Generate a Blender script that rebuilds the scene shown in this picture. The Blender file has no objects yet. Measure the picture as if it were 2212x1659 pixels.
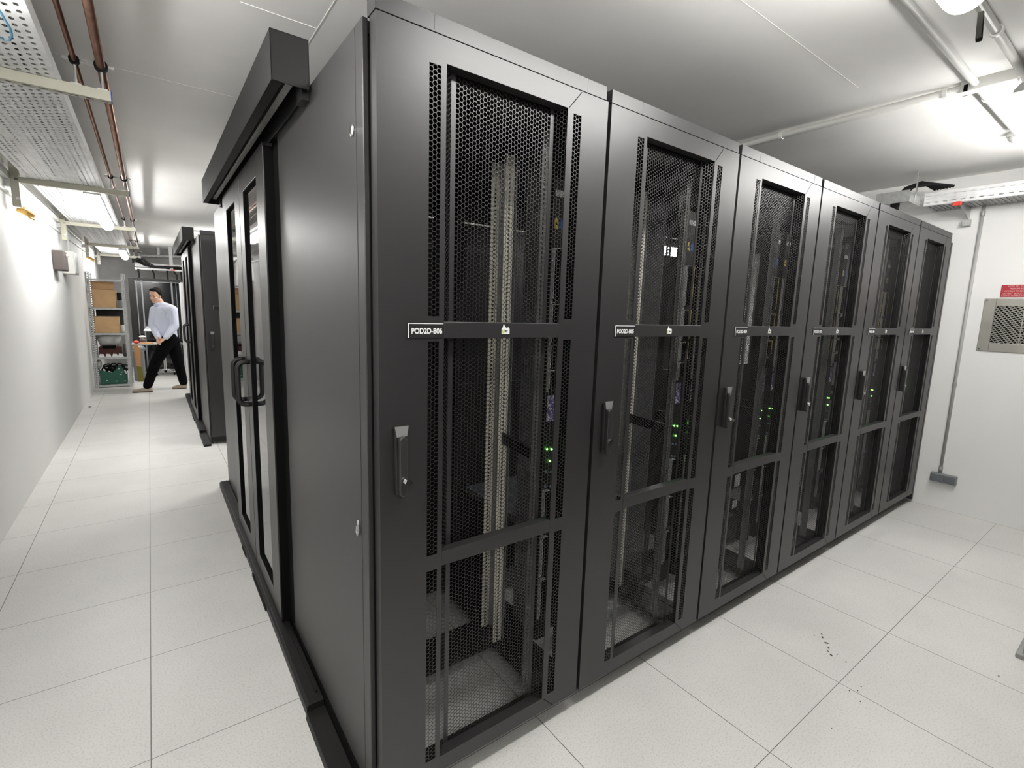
import bpy, bmesh, math, random
from mathutils import Vector, Matrix
random.seed(7)
PI = math.pi
SC = bpy.context.scene
COL = SC.collection

# ------------------------------------------------------------------ camera
IMG_W, IMG_H, FPX = 2212, 1659, 1059.0
def cam_axes(yaw, pitch, roll):
    f = Vector((math.sin(yaw)*math.cos(pitch), math.cos(yaw)*math.cos(pitch), math.sin(pitch)))
    r0 = Vector((math.cos(yaw), -math.sin(yaw), 0)); u0 = r0.cross(f)
    return math.cos(roll)*r0+math.sin(roll)*u0, -math.sin(roll)*r0+math.cos(roll)*u0, f
r_, u_, f_ = cam_axes(*[math.radians(a) for a in (36.4116, -8.4309, 1.7885)])
cd = bpy.data.cameras.new('camera'); cam = bpy.data.objects.new('camera', cd); COL.objects.link(cam)
M4 = Matrix((( r_.x, u_.x, -f_.x, -.4635), (r_.y, u_.y, -f_.y, -1.2138), (r_.z, u_.z, -f_.z, 1.5464), (0, 0, 0, 1)))
cam.matrix_world = M4
cd.sensor_width = 36.0; cd.lens = 36.0*FPX/IMG_W; cd.clip_start = .02; cd.clip_end = 60
SC.camera = cam

# ------------------------------------------------------------------ world, exposure
w = bpy.data.worlds.new('room_ambient'); SC.world = w; w.use_nodes = True
w.node_tree.nodes['Background'].inputs[0].default_value = (.9, .92, 1, 1)
w.node_tree.nodes['Background'].inputs[1].default_value = .0
SC.view_settings.view_transform = 'Standard'
SC.view_settings.look = 'None'
SC.view_settings.gamma = 1
SC.view_settings.use_curve_mapping = False
SC.view_settings.exposure = 1.3
SC.cycles.use_denoising = True
SC.cycles.max_bounces = 10
SC.cycles.diffuse_bounces = 6
SC.cycles.sample_clamp_indirect = 6
LAMP = 23.0          # radiance of the tube diffusers

# ------------------------------------------------------------------ materials
MATS = {}
def mat(name, col, rough=.5, metal=0.0, spec=.5, emit=None, bump=None, noise=None, coat=0):
    if name in MATS: return MATS[name]
    m = bpy.data.materials.new(name); m.use_nodes = True
    nt = m.node_tree; b = nt.nodes['Principled BSDF']
    b.inputs['Base Color'].default_value = (*col, 1)
    b.inputs['Roughness'].default_value = rough
    b.inputs['Metallic'].default_value = metal
    b.inputs['Specular IOR Level'].default_value = spec
    if coat: b.inputs['Coat Weight'].default_value = coat
    if emit:
        b.inputs['Emission Color'].default_value = (*emit[:3], 1)
        b.inputs['Emission Strength'].default_value = emit[3]
    tc = nt.nodes.new('ShaderNodeTexCoord')
    if noise:
        sc, amt = noise
        n = nt.nodes.new('ShaderNodeTexNoise'); n.inputs['Scale'].default_value = sc; n.inputs['Detail'].default_value = 4
        nt.links.new(tc.outputs['Object'], n.inputs['Vector'])
        rmp = nt.nodes.new('ShaderNodeMapRange')
        rmp.inputs[1].default_value = .3; rmp.inputs[2].default_value = .7
        rmp.inputs[3].default_value = 1-amt; rmp.inputs[4].default_value = 1+amt
        nt.links.new(n.outputs['Fac'], rmp.inputs[0])
        mx = nt.nodes.new('ShaderNodeVectorMath'); mx.operation = 'SCALE'
        mx.inputs[0].default_value = col
        nt.links.new(rmp.outputs[0], mx.inputs['Scale'])
        nt.links.new(mx.outputs[0], b.inputs['Base Color'])
    if bump:
        sc, st, dist = bump
        n = nt.nodes.new('ShaderNodeTexNoise'); n.inputs['Scale'].default_value = sc; n.inputs['Detail'].default_value = 3
        nt.links.new(tc.outputs['Object'], n.inputs['Vector'])
        bp = nt.nodes.new('ShaderNodeBump'); bp.inputs['Strength'].default_value = st; bp.inputs['Distance'].default_value = dist
        nt.links.new(n.outputs['Fac'], bp.inputs['Height']); nt.links.new(bp.outputs[0], b.inputs['Normal'])
    MATS[name] = m
    return m

def floor_material():
    m = bpy.data.materials.new('raised_floor_laminate'); m.use_nodes = True
    nt = m.node_tree; N = nt.nodes; L = nt.links; b = N['Principled BSDF']
    tc = N.new('ShaderNodeTexCoord'); sep = N.new('ShaderNodeSeparateXYZ'); L.new(tc.outputs['Object'], sep.inputs[0])
    def M(op, a, bb=None, c=None):
        n = N.new('ShaderNodeMath'); n.operation = op
        for i, v in enumerate((a, bb, c)):
            if v is None: continue
            if isinstance(v, (int, float)): n.inputs[i].default_value = v
            else: L.new(v, n.inputs[i])
        return n.outputs[0]
    masks = []
    for ax, off, wd in (('X', .046, .0016), ('Y', .065, .0013)):
        fr = M('FRACT', M('DIVIDE', M('SUBTRACT', sep.outputs[ax], off-60), .6))
        d = M('MULTIPLY', M('MINIMUM', fr, M('SUBTRACT', 1.0, fr)), .6)
        masks.append(M('LESS_THAN', d, wd))
    line = M('MAXIMUM', masks[0], masks[1])
    n1 = N.new('ShaderNodeTexNoise'); n1.inputs['Scale'].default_value = 150; n1.inputs['Detail'].default_value = 3
    L.new(tc.outputs['Object'], n1.inputs['Vector'])
    r1 = N.new('ShaderNodeValToRGB'); L.new(n1.outputs['Fac'], r1.inputs[0])
    e = r1.color_ramp.elements
    e[0].position = .34; e[0].color = (.545, .54, .52, 1); e[1].position = .50; e[1].color = (.65, .642, .62, 1)
    n2 = N.new('ShaderNodeTexNoise'); n2.inputs['Scale'].default_value = 2.2; n2.inputs['Detail'].default_value = 5
    L.new(tc.outputs['Object'], n2.inputs['Vector'])
    r2 = N.new('ShaderNodeMapRange'); r2.inputs[1].default_value = .3; r2.inputs[2].default_value = .7; r2.inputs[3].default_value = .93; r2.inputs[4].default_value = 1.03
    L.new(n2.outputs['Fac'], r2.inputs[0])
    sc = N.new('ShaderNodeVectorMath'); sc.operation = 'SCALE'; L.new(r1.outputs[0], sc.inputs[0]); L.new(r2.outputs[0], sc.inputs['Scale'])
    mx = N.new('ShaderNodeMix'); mx.data_type = 'RGBA'; L.new(line, mx.inputs[0]); L.new(sc.outputs[0], mx.inputs[6])
    mx.inputs[7].default_value = (.13, .125, .115, 1)
    L.new(mx.outputs[2], b.inputs['Base Color'])
    b.inputs['Roughness'].default_value = .42; b.inputs['Specular IOR Level'].default_value = .35
    return m

def label_material(name, base, ink, scale):
    m = bpy.data.materials.new(name); m.use_nodes = True
    nt = m.node_tree; N = nt.nodes; L = nt.links; b = N['Principled BSDF']
    tc = N.new('ShaderNodeTexCoord'); n = N.new('ShaderNodeTexNoise'); n.inputs['Scale'].default_value = scale
    L.new(tc.outputs['Object'], n.inputs['Vector'])
    r = N.new('ShaderNodeValToRGB'); r.color_ramp.interpolation = 'CONSTANT'
    r.color_ramp.elements[0].color = (*base, 1); r.color_ramp.elements[1].position = .52; r.color_ramp.elements[1].color = (*ink, 1)
    L.new(n.outputs['Fac'], r.inputs[0]); L.new(r.outputs[0], b.inputs['Base Color'])
    b.inputs['Roughness'].default_value = .5
    return m

M_FLOOR = floor_material()
M_WALL = mat('white_wall_paint', (.80, .797, .78), .6, spec=.3, noise=(1.3, .015), bump=(120, .05, .002))
M_WALLB = mat('bare_concrete_wall', (.30, .30, .29), .8, noise=(2.5, .15), bump=(30, .3, .004))
M_CEIL = mat('painted_concrete_ceiling', (.92, .912, .89), .9, spec=.12, noise=(1.0, .05), bump=(60, .08, .003))
M_CAULK = M_CEIL
M_RACK = mat('black_powder_coat', (.021, .020, .0205), .39, spec=.62, bump=(900, .06, .0004))
M_RACKD = mat('black_inner_steel', (.012, .0115, .0115), .5, spec=.4)
M_BLACK = mat('matt_black', (.0035, .0035, .0035), .8, spec=.08)
M_PROF = mat('black_satin_profile', (.012, .0115, .0115), .36, spec=.7)
M_PROFD = mat('black_floor_profile', (.009, .0088, .0085), .5, spec=.3)
M_RUBBER = mat('black_rubber', (.012, .012, .012), .8, spec=.2)
M_GLASS = mat('dark_tinted_glass', (.012, .012, .013), .03, spec=.9)
M_ZINC = mat('galvanised_steel', (.52, .53, .52), .38, metal=.85, noise=(40, .12))
M_RAIL = mat('zinc_passivated_rail', (.26, .26, .25), .42, metal=.5, noise=(30, .08))
M_RAIL2 = mat('cream_slotted_rail', (.80, .77, .66), .5, metal=.1)
M_TRAY = mat('perforated_tray_zinc', (.74, .75, .75), .5, metal=.15, noise=(9, .12))
M_ARM = mat('beige_strut_channel', (.46, .45, .37), .55, metal=.15)
M_COPPER = mat('copper_pipe', (.33, .19, .14), .28, metal=.85, noise=(14, .25))
M_BRASS = mat('brass', (.75, .48, .16), .28, metal=1)
M_CHROME = mat('bright_chrome', (.8, .8, .8), .15, metal=1)
M_SATIN = mat('satin_grey_metal', (.36, .36, .36), .35, metal=.5)
M_STEEL = mat('brushed_steel', (.40, .39, .35), .42, metal=.75, noise=(7, .10))
M_WHITEP = mat('white_plastic', (.72, .72, .69), .4)
M_CONDUIT = mat('white_pvc_conduit', (.60, .60, .57), .35)
M_GREYP = mat('grey_plastic', (.20, .21, .22), .45)
M_GREYL = mat('light_grey_plastic', (.34, .345, .335), .45)
M_LAMP2 = mat('lit_aisle_diffuser', (.9, .9, .9), .4, emit=(1.0, .985, .965, LAMP*.82))
M_LAMP = mat('lit_diffuser', (.9, .9, .9), .4, emit=(1.0, .985, .955, LAMP))
M_CARD = mat('brown_cardboard', (.52, .335, .17), .8, noise=(6, .1))
M_CARD2 = mat('darker_brown_cardboard', (.42, .25, .12), .8, noise=(6, .1))
M_TAPE = mat('clear_packing_tape', (.44, .30, .17), .3)
M_LABEL = mat('white_label', (.75, .75, .75), .5)
M_YEL = mat('yellow_sticker', (.80, .66, .12), .5)
M_BLUE = mat('blue_sticker', (.05, .14, .50), .5)
M_GREENLED = mat('green_led', (.1, .8, .1), .4, emit=(.15, 1, .08, 7))
M_PURPLE = label_material('purple_printed_label', (.20, .14, .42), (.85, .82, .9), 90)
M_GREYPRINT = label_material('small_print_label', (.55, .55, .55), (.9, .9, .9), 160)
M_EDGE = mat('pale_outlet_edge', (.62, .62, .62), .45, metal=.2)  # paler grey for the outlet block edges
M_RED = mat('red_plastic', (.62, .05, .03), .4)
M_SIGNRED = mat('red_sign', (.40, .018, .03), .4)
M_SIGNTXT = mat('pale_sign_print', (.62, .30, .31), .5)
M_BLUECAP = mat('blue_cap', (.02, .06, .35), .4)
M_GREENB = mat('dark_green_plastic', (.008, .085, .05), .45)
M_SKIN = mat('skin', (.78, .47, .33), .5)
M_LIP = mat('lips', (.42, .17, .13), .5)
M_HAIR = mat('black_hair', (.005, .004, .004), .6, spec=.2, bump=(300, .4, .003))
M_SHIRT = mat('pale_blue_shirt', (.70, .74, .87), .75, bump=(14, .5, .03))
M_TROUSER = mat('black_trousers', (.004, .004, .005), .95, spec=.1, bump=(12, .4, .02))
M_SHOE = mat('tan_shoe', (.36, .30, .22), .5)
M_SOLE = mat('dark_sole', (.06, .05, .04), .7)
M_BIN = mat('translucent_white_plastic', (.55, .55, .53), .35)
M_MAROON = mat('maroon_cloth', (.10, .035, .03), .8)
M_BROWN = mat('dark_brown_cloth', (.09, .075, .07), .8)
M_ORANGE = mat('orange_wood', (.50, .24, .08), .5)
M_MARKER = mat('blue_marker_ink', (.12, .36, .58), .6)
M_SHELFM = mat('shelving_zinc', (.42, .43, .43), .5, metal=.25, noise=(30, .15))
M_LOGOG = mat('logo_yellow_green', (.45, .55, .05), .5)
M_DIRT = mat('dried_dirt', (.10, .09, .06), .9)

# ------------------------------------------------------------------ mesh helpers
class MB:
    def __init__(s): s.bm = bmesh.new()
    def box(s, x0, x1, y0, y1, z0, z1):
        v = [s.bm.verts.new(p) for p in ((x0,y0,z0),(x1,y0,z0),(x1,y1,z0),(x0,y1,z0),(x0,y0,z1),(x1,y0,z1),(x1,y1,z1),(x0,y1,z1))]
        for f in ((3,2,1,0),(4,5,6,7),(0,1,5,4),(1,2,6,5),(2,3,7,6),(3,0,4,7)): s.bm.faces.new([v[i] for i in f])
        return s
    def prism(s, pts, ax, a0, a1):
        """polygon pts in the plane perpendicular to axis ax, extruded a0..a1"""
        def P(p, a):
            return {'x': (a, p[0], p[1]), 'y': (p[0], a, p[1]), 'z': (p[0], p[1], a)}[ax]
        va = [s.bm.verts.new(P(p, a0)) for p in pts]; vb = [s.bm.verts.new(P(p, a1)) for p in pts]
        n = len(pts)
        s.bm.faces.new(va); s.bm.faces.new(vb[::-1])
        for i in range(n): s.bm.faces.new((va[(i+1) % n], va[i], vb[i], vb[(i+1) % n]))
        return s
    def tube(s, pts, r, n=12, cap=True):
        pts = [Vector(p) for p in pts]
        rs = r if isinstance(r, (list, tuple)) else [r]*len(pts)
        rings = []; up = None
        for i, p in enumerate(pts):
            t = (pts[min(i+1, len(pts)-1)]-pts[max(i-1, 0)]).normalized()
            if up is None: up = Vector((0, 0, 1)) if abs(t.z) < .9 else Vector((1, 0, 0))
            a = t.cross(up).normalized(); b = a.cross(t).normalized(); up = b
            rings.append([s.bm.verts.new(p+rs[i]*(math.cos(2*PI*k/n)*a+math.sin(2*PI*k/n)*b)) for k in range(n)])
        for i in range(len(rings)-1):
            for k in range(n): s.bm.faces.new((rings[i][k], rings[i][(k+1) % n], rings[i+1][(k+1) % n], rings[i+1][k]))
        if cap: s.bm.faces.new(rings[0][::-1]); s.bm.faces.new(rings[-1])
        return s
    def lathe(s, prof, c, n=20, axis='z'):
        rings = []
        for (r, h) in prof:
            ring = []
            for k in range(n):
                a = 2*PI*k/n; x, y = r*math.cos(a), r*math.sin(a)
                p = {'z': (x, y, h), 'x': (h, x, y), 'y': (x, h, y)}[axis]
                ring.append(s.bm.verts.new((c[0]+p[0], c[1]+p[1], c[2]+p[2])))
            rings.append(ring)
        for i in range(len(rings)-1):
            for k in range(n): s.bm.faces.new((rings[i][k], rings[i][(k+1) % n], rings[i+1][(k+1) % n], rings[i+1][k]))
        s.bm.faces.new(rings[0][::-1]); s.bm.faces.new(rings[-1])
        return s
    def ball(s, c, r, sub=2, rot=None):
        g = bmesh.ops.create_icosphere(s.bm, subdivisions=sub, radius=1)
        if not isinstance(r, (tuple, list)): r = (r, r, r)
        for v in g['verts']:
            p = Vector((v.co.x*r[0], v.co.y*r[1], v.co.z*r[2]))
            if rot is not None: p = rot @ p
            v.co = p+Vector(c)
        return s
    def quad(s, pts):
        s.bm.faces.new([s.bm.verts.new(p) for p in pts]); return s
    def build(s, name, m, parent=None, smooth=False, bevel=0, seg=2, ang=35):
        bmesh.ops.recalc_face_normals(s.bm, faces=s.bm.faces)
        me = bpy.data.meshes.new(name); s.bm.to_mesh(me); s.bm.free()
        o = bpy.data.objects.new(name, me); COL.objects.link(o)
        for mm in (m if isinstance(m, (list, tuple)) else [m]): me.materials.append(mm)
        if parent is not None: o.parent = parent
        if smooth: me.shade_smooth()
        if bevel:
            b = o.modifiers.new('bevel', 'BEVEL'); b.width = bevel; b.segments = seg; b.limit_method = 'ANGLE'; b.angle_limit = math.radians(ang)
        return o

def hexplate(bm, to3, u0, u1, v0, v1, pitch=.0127, open_=.885, depth=.0009, cols=None):
    """perforated sheet: hexagonal holes in columns; to3(u,v,d) maps sheet coords to space"""
    dx = pitch*math.sqrt(3)/2
    nc = cols or max(1, int((u1-u0)/dx)); dx = (u1-u0)/nc
    nr = int((v1-v0-pitch/2)/pitch)
    pv = (v1-v0)/(nr+.5)
    R = pitch/math.sqrt(3)
    hx = dx/1.5*.5  # half of the flat width scale
    for c in range(nc):
        cu = u0+dx*(c+.5)
        for r in range(nr):
            cv = v0+pv*(r+.5+(.5 if c % 2 else 0))
            oo, ii, bb = [], [], []
            for k in range(6):
                a = PI/3*k
                ex, ez = math.cos(a)*dx/1.5, math.sin(a)*pv/math.sqrt(3)
                oo.append(bm.verts.new(to3(cu+ex, cv+ez, 0)))
                a2 = PI/3*k
                ii.append(bm.verts.new(to3(cu+ex*open_, cv+ez*open_, 0)))
                bb.append(bm.verts.new(to3(cu+ex*open_, cv+ez*open_, depth)))
            for k in range(6):
                j = (k+1) % 6
                bm.faces.new((oo[k], oo[j], ii[j], ii[k])); bm.faces.new((ii[k], ii[j], bb[j], bb[k]))

def holeplate(bm, to3, u0, u1, v0, v1, nu, nv, fu, fv, stagger=False, oct_=False):
    """sheet with nu x nv rectangular holes taking fu, fv of every cell"""
    du, dv = (u1-u0)/nu, (v1-v0)/nv
    for i in range(nu):
        for j in range(nv):
            a, b = u0+du*i, v0+dv*j
            O = [(a, b), (a+du, b), (a+du, b+dv), (a, b+dv)]
            cu, cv = a+du/2, b+dv/2
            if stagger: cv += (dv*.22 if i % 2 else -dv*.22)
            I = [(cu-du*fu/2, cv-dv*fv/2), (cu+du*fu/2, cv-dv*fv/2), (cu+du*fu/2, cv+dv*fv/2), (cu-du*fu/2, cv+dv*fv/2)]
            if oct_:
                a8 = .42
                hu, hv = du*fu/2, dv*fv/2
                I8 = [(cu-hu*a8, cv-hv), (cu+hu*a8, cv-hv), (cu+hu, cv-hv*a8), (cu+hu, cv+hv*a8), (cu+hu*a8, cv+hv), (cu-hu*a8, cv+hv), (cu-hu, cv+hv*a8), (cu-hu, cv-hv*a8)]
                o = [bm.verts.new(to3(*p)) for p in O]; q = [bm.verts.new(to3(*p)) for p in I8]
                for k in range(4):
                    bm.faces.new((o[k], o[(k+1) % 4], q[2*k+1], q[2*k])); bm.faces.new((o[k], q[2*k], q[(2*k-1) % 8]))
                continue
            o = [bm.verts.new(to3(*p)) for p in O]; q = [bm.verts.new(to3(*p)) for p in I]
            for k in range(4): bm.faces.new((o[k], o[(k+1) % 4], q[(k+1) % 4], q[k]))

def text_mesh(txt, size, m, name, parent=None, loc=(0,0,0), rot=(PI/2,0,0), depth=.0003, sx=1, align='LEFT'):
    cu = bpy.data.curves.new(name, 'FONT'); cu.body = txt; cu.size = size; cu.extrude = depth; cu.align_x = align; cu.align_y = 'CENTER'; cu.offset = size*.03
    to = bpy.data.objects.new(name+'_tmp', cu); COL.objects.link(to)
    bpy.context.view_layer.update()
    dg = bpy.context.evaluated_depsgraph_get()
    me = bpy.data.meshes.new_from_object(to.evaluated_get(dg))
    bpy.data.objects.remove(to)
    o = bpy.data.objects.new(name, me); COL.objects.link(o)
    me.materials.clear(); me.materials.append(m)
    o.location = loc; o.rotation_euler = rot; o.scale = (sx, 1, 1)
    if parent is not None: o.parent = parent
    return o

def tag(o, label=None, cat=None, group=None, kind=None):
    if label: o['label'] = label
    if cat: o['category'] = cat
    if group: o['group'] = group
    if kind: o['kind'] = kind
    return o
def thing(name, label, cat, loc=(0,0,0), group=None, rz=0):
    o = bpy.data.objects.new(name, None); COL.objects.link(o); o.location = loc; o.rotation_euler = (0,0,rz)
    o.empty_display_size = .1
    return tag(o, label, cat, group)
def kids(o): return [c for c in list(bpy.data.objects) if c.parent == o]
def copy_tree(o, parent=None, skip=()):
    c = o.copy(); COL.objects.link(c); c.parent = parent
    for k in kids(o):
        if k.name.split('.')[0] in skip: continue
        copy_tree(k, c, skip)
    return c
def struct(o): return tag(o, kind='structure')

# ------------------------------------------------------------------ room shell
CZ = 2.72
XL, XR, YB, YF = -1.31, 4.85, 13.0, -3.2
struct(MB().box(XL-.2, XR+.2, YF-.2, YB+.2, -.1, 0).build('floor', M_FLOOR))
struct(MB().box(XL-.2, XR+.2, YF-.2, YB+.2, CZ, CZ+.1).build('ceiling', M_CEIL))
struct(MB().box(XL-.15, XL, YF-.2, YB+.2, 0, CZ).build('wall_left', M_WALL))
struct(MB().box(XR, XR+.15, YF-.2, YB+.2, 0, CZ).build('wall_right', M_WALL))
struct(MB().box(XL, XR, YB, YB+.15, 0, CZ).build('wall_back', M_WALLB))
struct(MB().box(XL, XR, YF-.15, YF, 0, CZ).build('wall_front', M_WALL))
# cast seams and painted joints of the ceiling
struct(MB().box(1.1, 2.5, -.068, -.064, CZ-.0008, CZ).build('trim_1', M_CAULK))
struct(MB().box(.19, .194, .6, 6.5, CZ-.002, CZ).build('trim_2', M_CAULK))
struct(MB().box(XL, XR, 2.21, 2.28, CZ-.0008, CZ).build('trim_3', M_CEIL))
struct(MB().box(XL, XR, 8.05, 8.12, CZ-.001, CZ).build('trim_4', M_CEIL))
struct(MB().box(-.1, .19, 1.16, 1.163, CZ-.002, CZ).build('trim_5', M_CAULK))

# ------------------------------------------------------------------ lamps
def tube_lamp(loc, length, axis, label, stem=0.0, clip_end=None, glow=True):
    """linear fitting; local x runs along the lamp, origin at the middle of its underside"""
    t = thing('ceiling_lamp', label, 'lamp', loc, 'sealed tube lamps under the ceiling', 0 if axis == 'x' else PI/2)
    h = length/2
    prof = []                      # lower half = diffuser
    for k in range(17):
        a = -PI/10+(PI+PI/5)*k/16
        prof.append((.058*math.cos(a), .052-.052*math.sin(a)))
    rings = []
    b = MB()
    for xx, s in ((-h, .72), (-h+.02, .94), (-h+.05, 1), (h-.05, 1), (h-.02, .94), (h, .72)):
        rings.append([b.bm.verts.new((xx, p[0]*s, .052+(p[1]-.052)*s)) for p in prof])
    for i in range(len(rings)-1):
        for k in range(16): b.bm.faces.new((rings[i][k], rings[i][k+1], rings[i+1][k+1], rings[i+1][k]))
    b.bm.faces.new(rings[0]); b.bm.faces.new(rings[-1])
    b.build('diffuser', M_LAMP2 if axis == 'y' else M_LAMP, t, smooth=False)
    hb = MB().prism([(-.057, .066), (-.054, .080), (-.034, .104), (.034, .104), (.054, .080), (.057, .066)], 'x', -h-.01, h+.01)
    hb.build('housing', M_GREYL, t, bevel=.004)
    if stem:
        for xx in (-h*.6, h*.6): MB().tube([(xx, 0, .10), (xx, 0, .104+stem)], .008).build('hanger', M_GREYL, t)
    for xx in (-h*.5, h*.5) if not clip_end else (-h*.5, h*.5):
        for s in (-1, 1): MB().box(xx-.012, xx+.012, s*.056-.004, s*.056+.006, .055, .084).build('clip', M_SATIN, t)
    if clip_end:
        MB().prism([(clip_end+.028, .012), (clip_end+.038, .012), (clip_end+.062, -.056), (clip_end+.054, -.066), (clip_end+.044, -.058)], 'y', -.034, -.020).build('latch', mat('dark_latch', (.006, .006, .005), .9, spec=.02), t)
    return t
tube_lamp((1.03, -.675, 2.50), 1.24, 'x', 'bright white tube lamp nearest the top right corner, with an open dark latch', stem=CZ-2.50-.104, clip_end=.62)
tube_lamp((3.46, -.675, 2.50), 1.56, 'x', 'bright tube lamp by the smoke detector at the right picture edge', stem=CZ-2.50-.104)
tube_lamp((-.83, .42, 2.365), 1.3, 'y', 'tube lamp whose end lights the top left corner beside blue marker')
tube_lamp((-.81, 5.62, 2.365), 2.2, 'y', 'longest visible lit tube lamp under the perforated tray over the aisle')
tube_lamp((-.80, 11.0, 2.34), 1.6, 'y', 'small far tube lamp above the shelving unit')
tube_lamp((-.6, -2.6, 2.50), 1.24, 'x', 'unseen fill tube lamp added behind the photographer by the left wall, outside the frame', stem=CZ-2.50-.104)  # unseen lamp added as fill for the left floor and ceiling
tube_lamp((1.7, 4.15, 2.50), 2.0, 'x', 'unseen fill tube lamp added over the cross aisle between the cabinet blocks', stem=CZ-2.50-.104)  # added unseen lamp, brightens the left wall and ceiling
tube_lamp((1.35, 8.85, 2.50), 2.2, 'x', 'unseen fill tube lamp added behind the far cabinet block to light the person', stem=CZ-2.50-.104)  # added out of sight to light the person from the right

# ------------------------------------------------------------------ server cabinet
RW, RD = .80, 1.10
def face_rects(mb, x0, x1, z0, z1, holes, y0, y1):
    """solid plate with rectangular openings (built from a grid of boxes)"""
    xs = sorted({x0, x1, *[h[0] for h in holes], *[h[1] for h in holes]})
    zs = sorted({z0, z1, *[h[2] for h in holes], *[h[3] for h in holes]})
    for i in range(len(xs)-1):
        j = 0
        while j < len(zs)-1:
            def solid(jj):
                cx, cz = (xs[i]+xs[i+1])/2, (zs[jj]+zs[jj+1])/2
                return not any(h[0] < cx < h[1] and h[2] < cz < h[3] for h in holes)
            if not solid(j): j += 1; continue
            k = j
            while k+1 < len(zs)-1 and solid(k+1): k += 1
            mb.box(xs[i], xs[i+1], y0, y1, zs[j], zs[k+1]); j = k+1

def make_cabinet():
    t = thing('server_cabinet', '', 'server cabinet')
    # carcass
    fr = MB()
    for x0 in (.004, .756):
        for y0 in (.062, RD-.09):
            fr.box(x0, x0+.040, y0, y0+.05, .02, 2.20)
        fr.box(x0, x0+.04, .11, RD-.09, .02, .075).box(x0, x0+.04, .11, RD-.09, 2.15, 2.20)
    for y0 in (.062, RD-.09):
        fr.box(.044, .756, y0, y0+.05, .02, .075).box(.044, .756, y0, y0+.05, 2.15, 2.20)
    fr.build('frame', M_RACKD, t)
    MB().box(.004, .796, .415, .60, .066, .082).box(.045, .12, .60, 1.0, .070, .078).box(.67, .75, .11, .42, .070, .078).box(.70, .745, .60, 1.0, .070, .080).build('base_plate', M_RACKD, t)
    ft = MB()
    for x in (.03, .77):
        for y in (.10, 1.04): ft.tube([(x, y, 0), (x, y, .025)], .016)
    ft.build('levelling_foot', M_SATIN, t)
    MB().box(.002, .798, .05, RD, 2.20, 2.228).build('roof', M_RACKD, t)
    MB().box(.002, .776, -.002, .05, 2.2335, 2.274).box(.155, .157, -.0026, -.0019, 2.238, 2.274).box(.69, .692, -.0026, -.0019, 2.238, 2.274).build('roof_trim', M_RACK, t, bevel=.0015)
    # 19 inch mounting rails with square holes
    for (x0, x1, y) in ((.158, .186, .125), (.620, .648, .125)):
        b = MB(); holeplate(b.bm, lambda u, v: (u, y, v), x0, x1, .09, 2.14, 1, 128, .26, .6)
        xe = x0 if x0 < .4 else x1
        b.box(min(xe, xe+.001), max(xe, xe+.001), y, y+.04, .09, 2.14)
        b.build('mounting_rail', M_RAIL, t)
    for sx in (0, 1):
        f = (lambda x: x) if sx else (lambda x: .8-x)
        for (x0, x1, y) in ((.688, .730, .53), (.672, .716, .41)):
            b = MB(); holeplate(b.bm, lambda u, v: (f(u), y, v), x0, x1, .09, 2.14, 1, 128, .2, .5)
            b.build('mounting_rail', M_RAIL2 if sx else M_RACKD, t)  # left rails take dark steel: the dim interior put into their colour
        b = MB(); a, c = sorted((f(.729), f(.732)))
        b.box(a, c, .41, .53, .09, 2.14).build('rail_web', M_SATIN, t)
        a, c = sorted((f(.652), f(.690)))
        MB().prism([(f(.648), .125), (f(.66), .125), (f(.70), .41), (f(.688), .41)], 'z', 1.00, 1.045).build('depth_brace', M_RACKD, t)
    # front door
    d = bpy.data.objects.new('door', None)
    HO = []
    strips = []
    for (za, zb) in ((.145, .784), (.832, 1.458), (1.526, 2.160)):
        for (xa, xb) in ((.1425, .1765), (.637, .671)):
            strips.append((xa, xb, za, zb))
    win = (.190, .615, .140, 2.170)
    b = MB()
    face_rects(b, .004, .788, .085, 2.232, strips+[win], 0, .0016)
    # returned edges of the folded sheet
    b.box(.004, .0056, .0016, .04, .085, 2.232).box(.7864, .788, .0016, .04, .085, 2.232)
    b.box(.0056, .7864, .0016, .04, .085, .0866).box(.0056, .7864, .0016, .04, 2.2304, 2.232)
    # top and bottom of the window recess
    b.box(.190, .615, .0016, .036, 2.170, 2.1716).box(.190, .615, .0016, .036, .1384, .140)
    d = b.build('door', M_RACK, t)
    b = MB()
    for (xa, xb, za, zb) in strips:
        hexplate(b.bm, lambda u, v, w_: (u, .0005+w_, v), xa, xb, za, zb, cols=3)
    for (za, zb) in ((.140, .800), (.826, 1.474), (1.508, 2.170)):
        hexplate(b.bm, lambda u, v, w_: (u, .036+w_, v), .240, .574, za, zb)
        # slanted perforated reveals
        hexplate(b.bm, lambda u, v, w_: (.191+u*.0, .0, v) if False else (.191+.034*u/.045, .001+.034*u/.045+w_, v), .004, .045, za, zb, cols=4)
        hexplate(b.bm, lambda u, v, w_: (.614-.026*u/.041, .001+.034*u/.041+w_, v), .004, .041, za, zb, cols=4)
    b.build('perforated_panel', M_RACK, d)
    MB().box(.225, .240, .035, .0366, .140, 2.170).box(.574, .588, .035, .0366, .140, 2.170).box(.186, .192, .0004, .0016, .14, 2.17).box(.613, .618, .0004, .0016, .14, 2.17).build('fold_strip', M_RACK, d)
    for (za, zb) in ((.790, .834), (1.466, 1.512)):
        MB().box(.191, .614, -.001, .034, za, zb).build('crossbar', M_RACK, d, bevel=.0015)
    # mitre seams of the folded corners
    s = MB()
    def seam(p, q, wd=.0012):
        v = Vector((q[0]-p[0], q[1]-p[1])); nrm = Vector((-v.y, v.x)).normalized()*wd
        s.prism([(p[0]-nrm.x, p[1]-nrm.y), (q[0]-nrm.x, q[1]-nrm.y), (q[0]+nrm.x, q[1]+nrm.y), (p[0]+nrm.x, p[1]+nrm.y)], 'y', -.0003, .0005)
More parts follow.
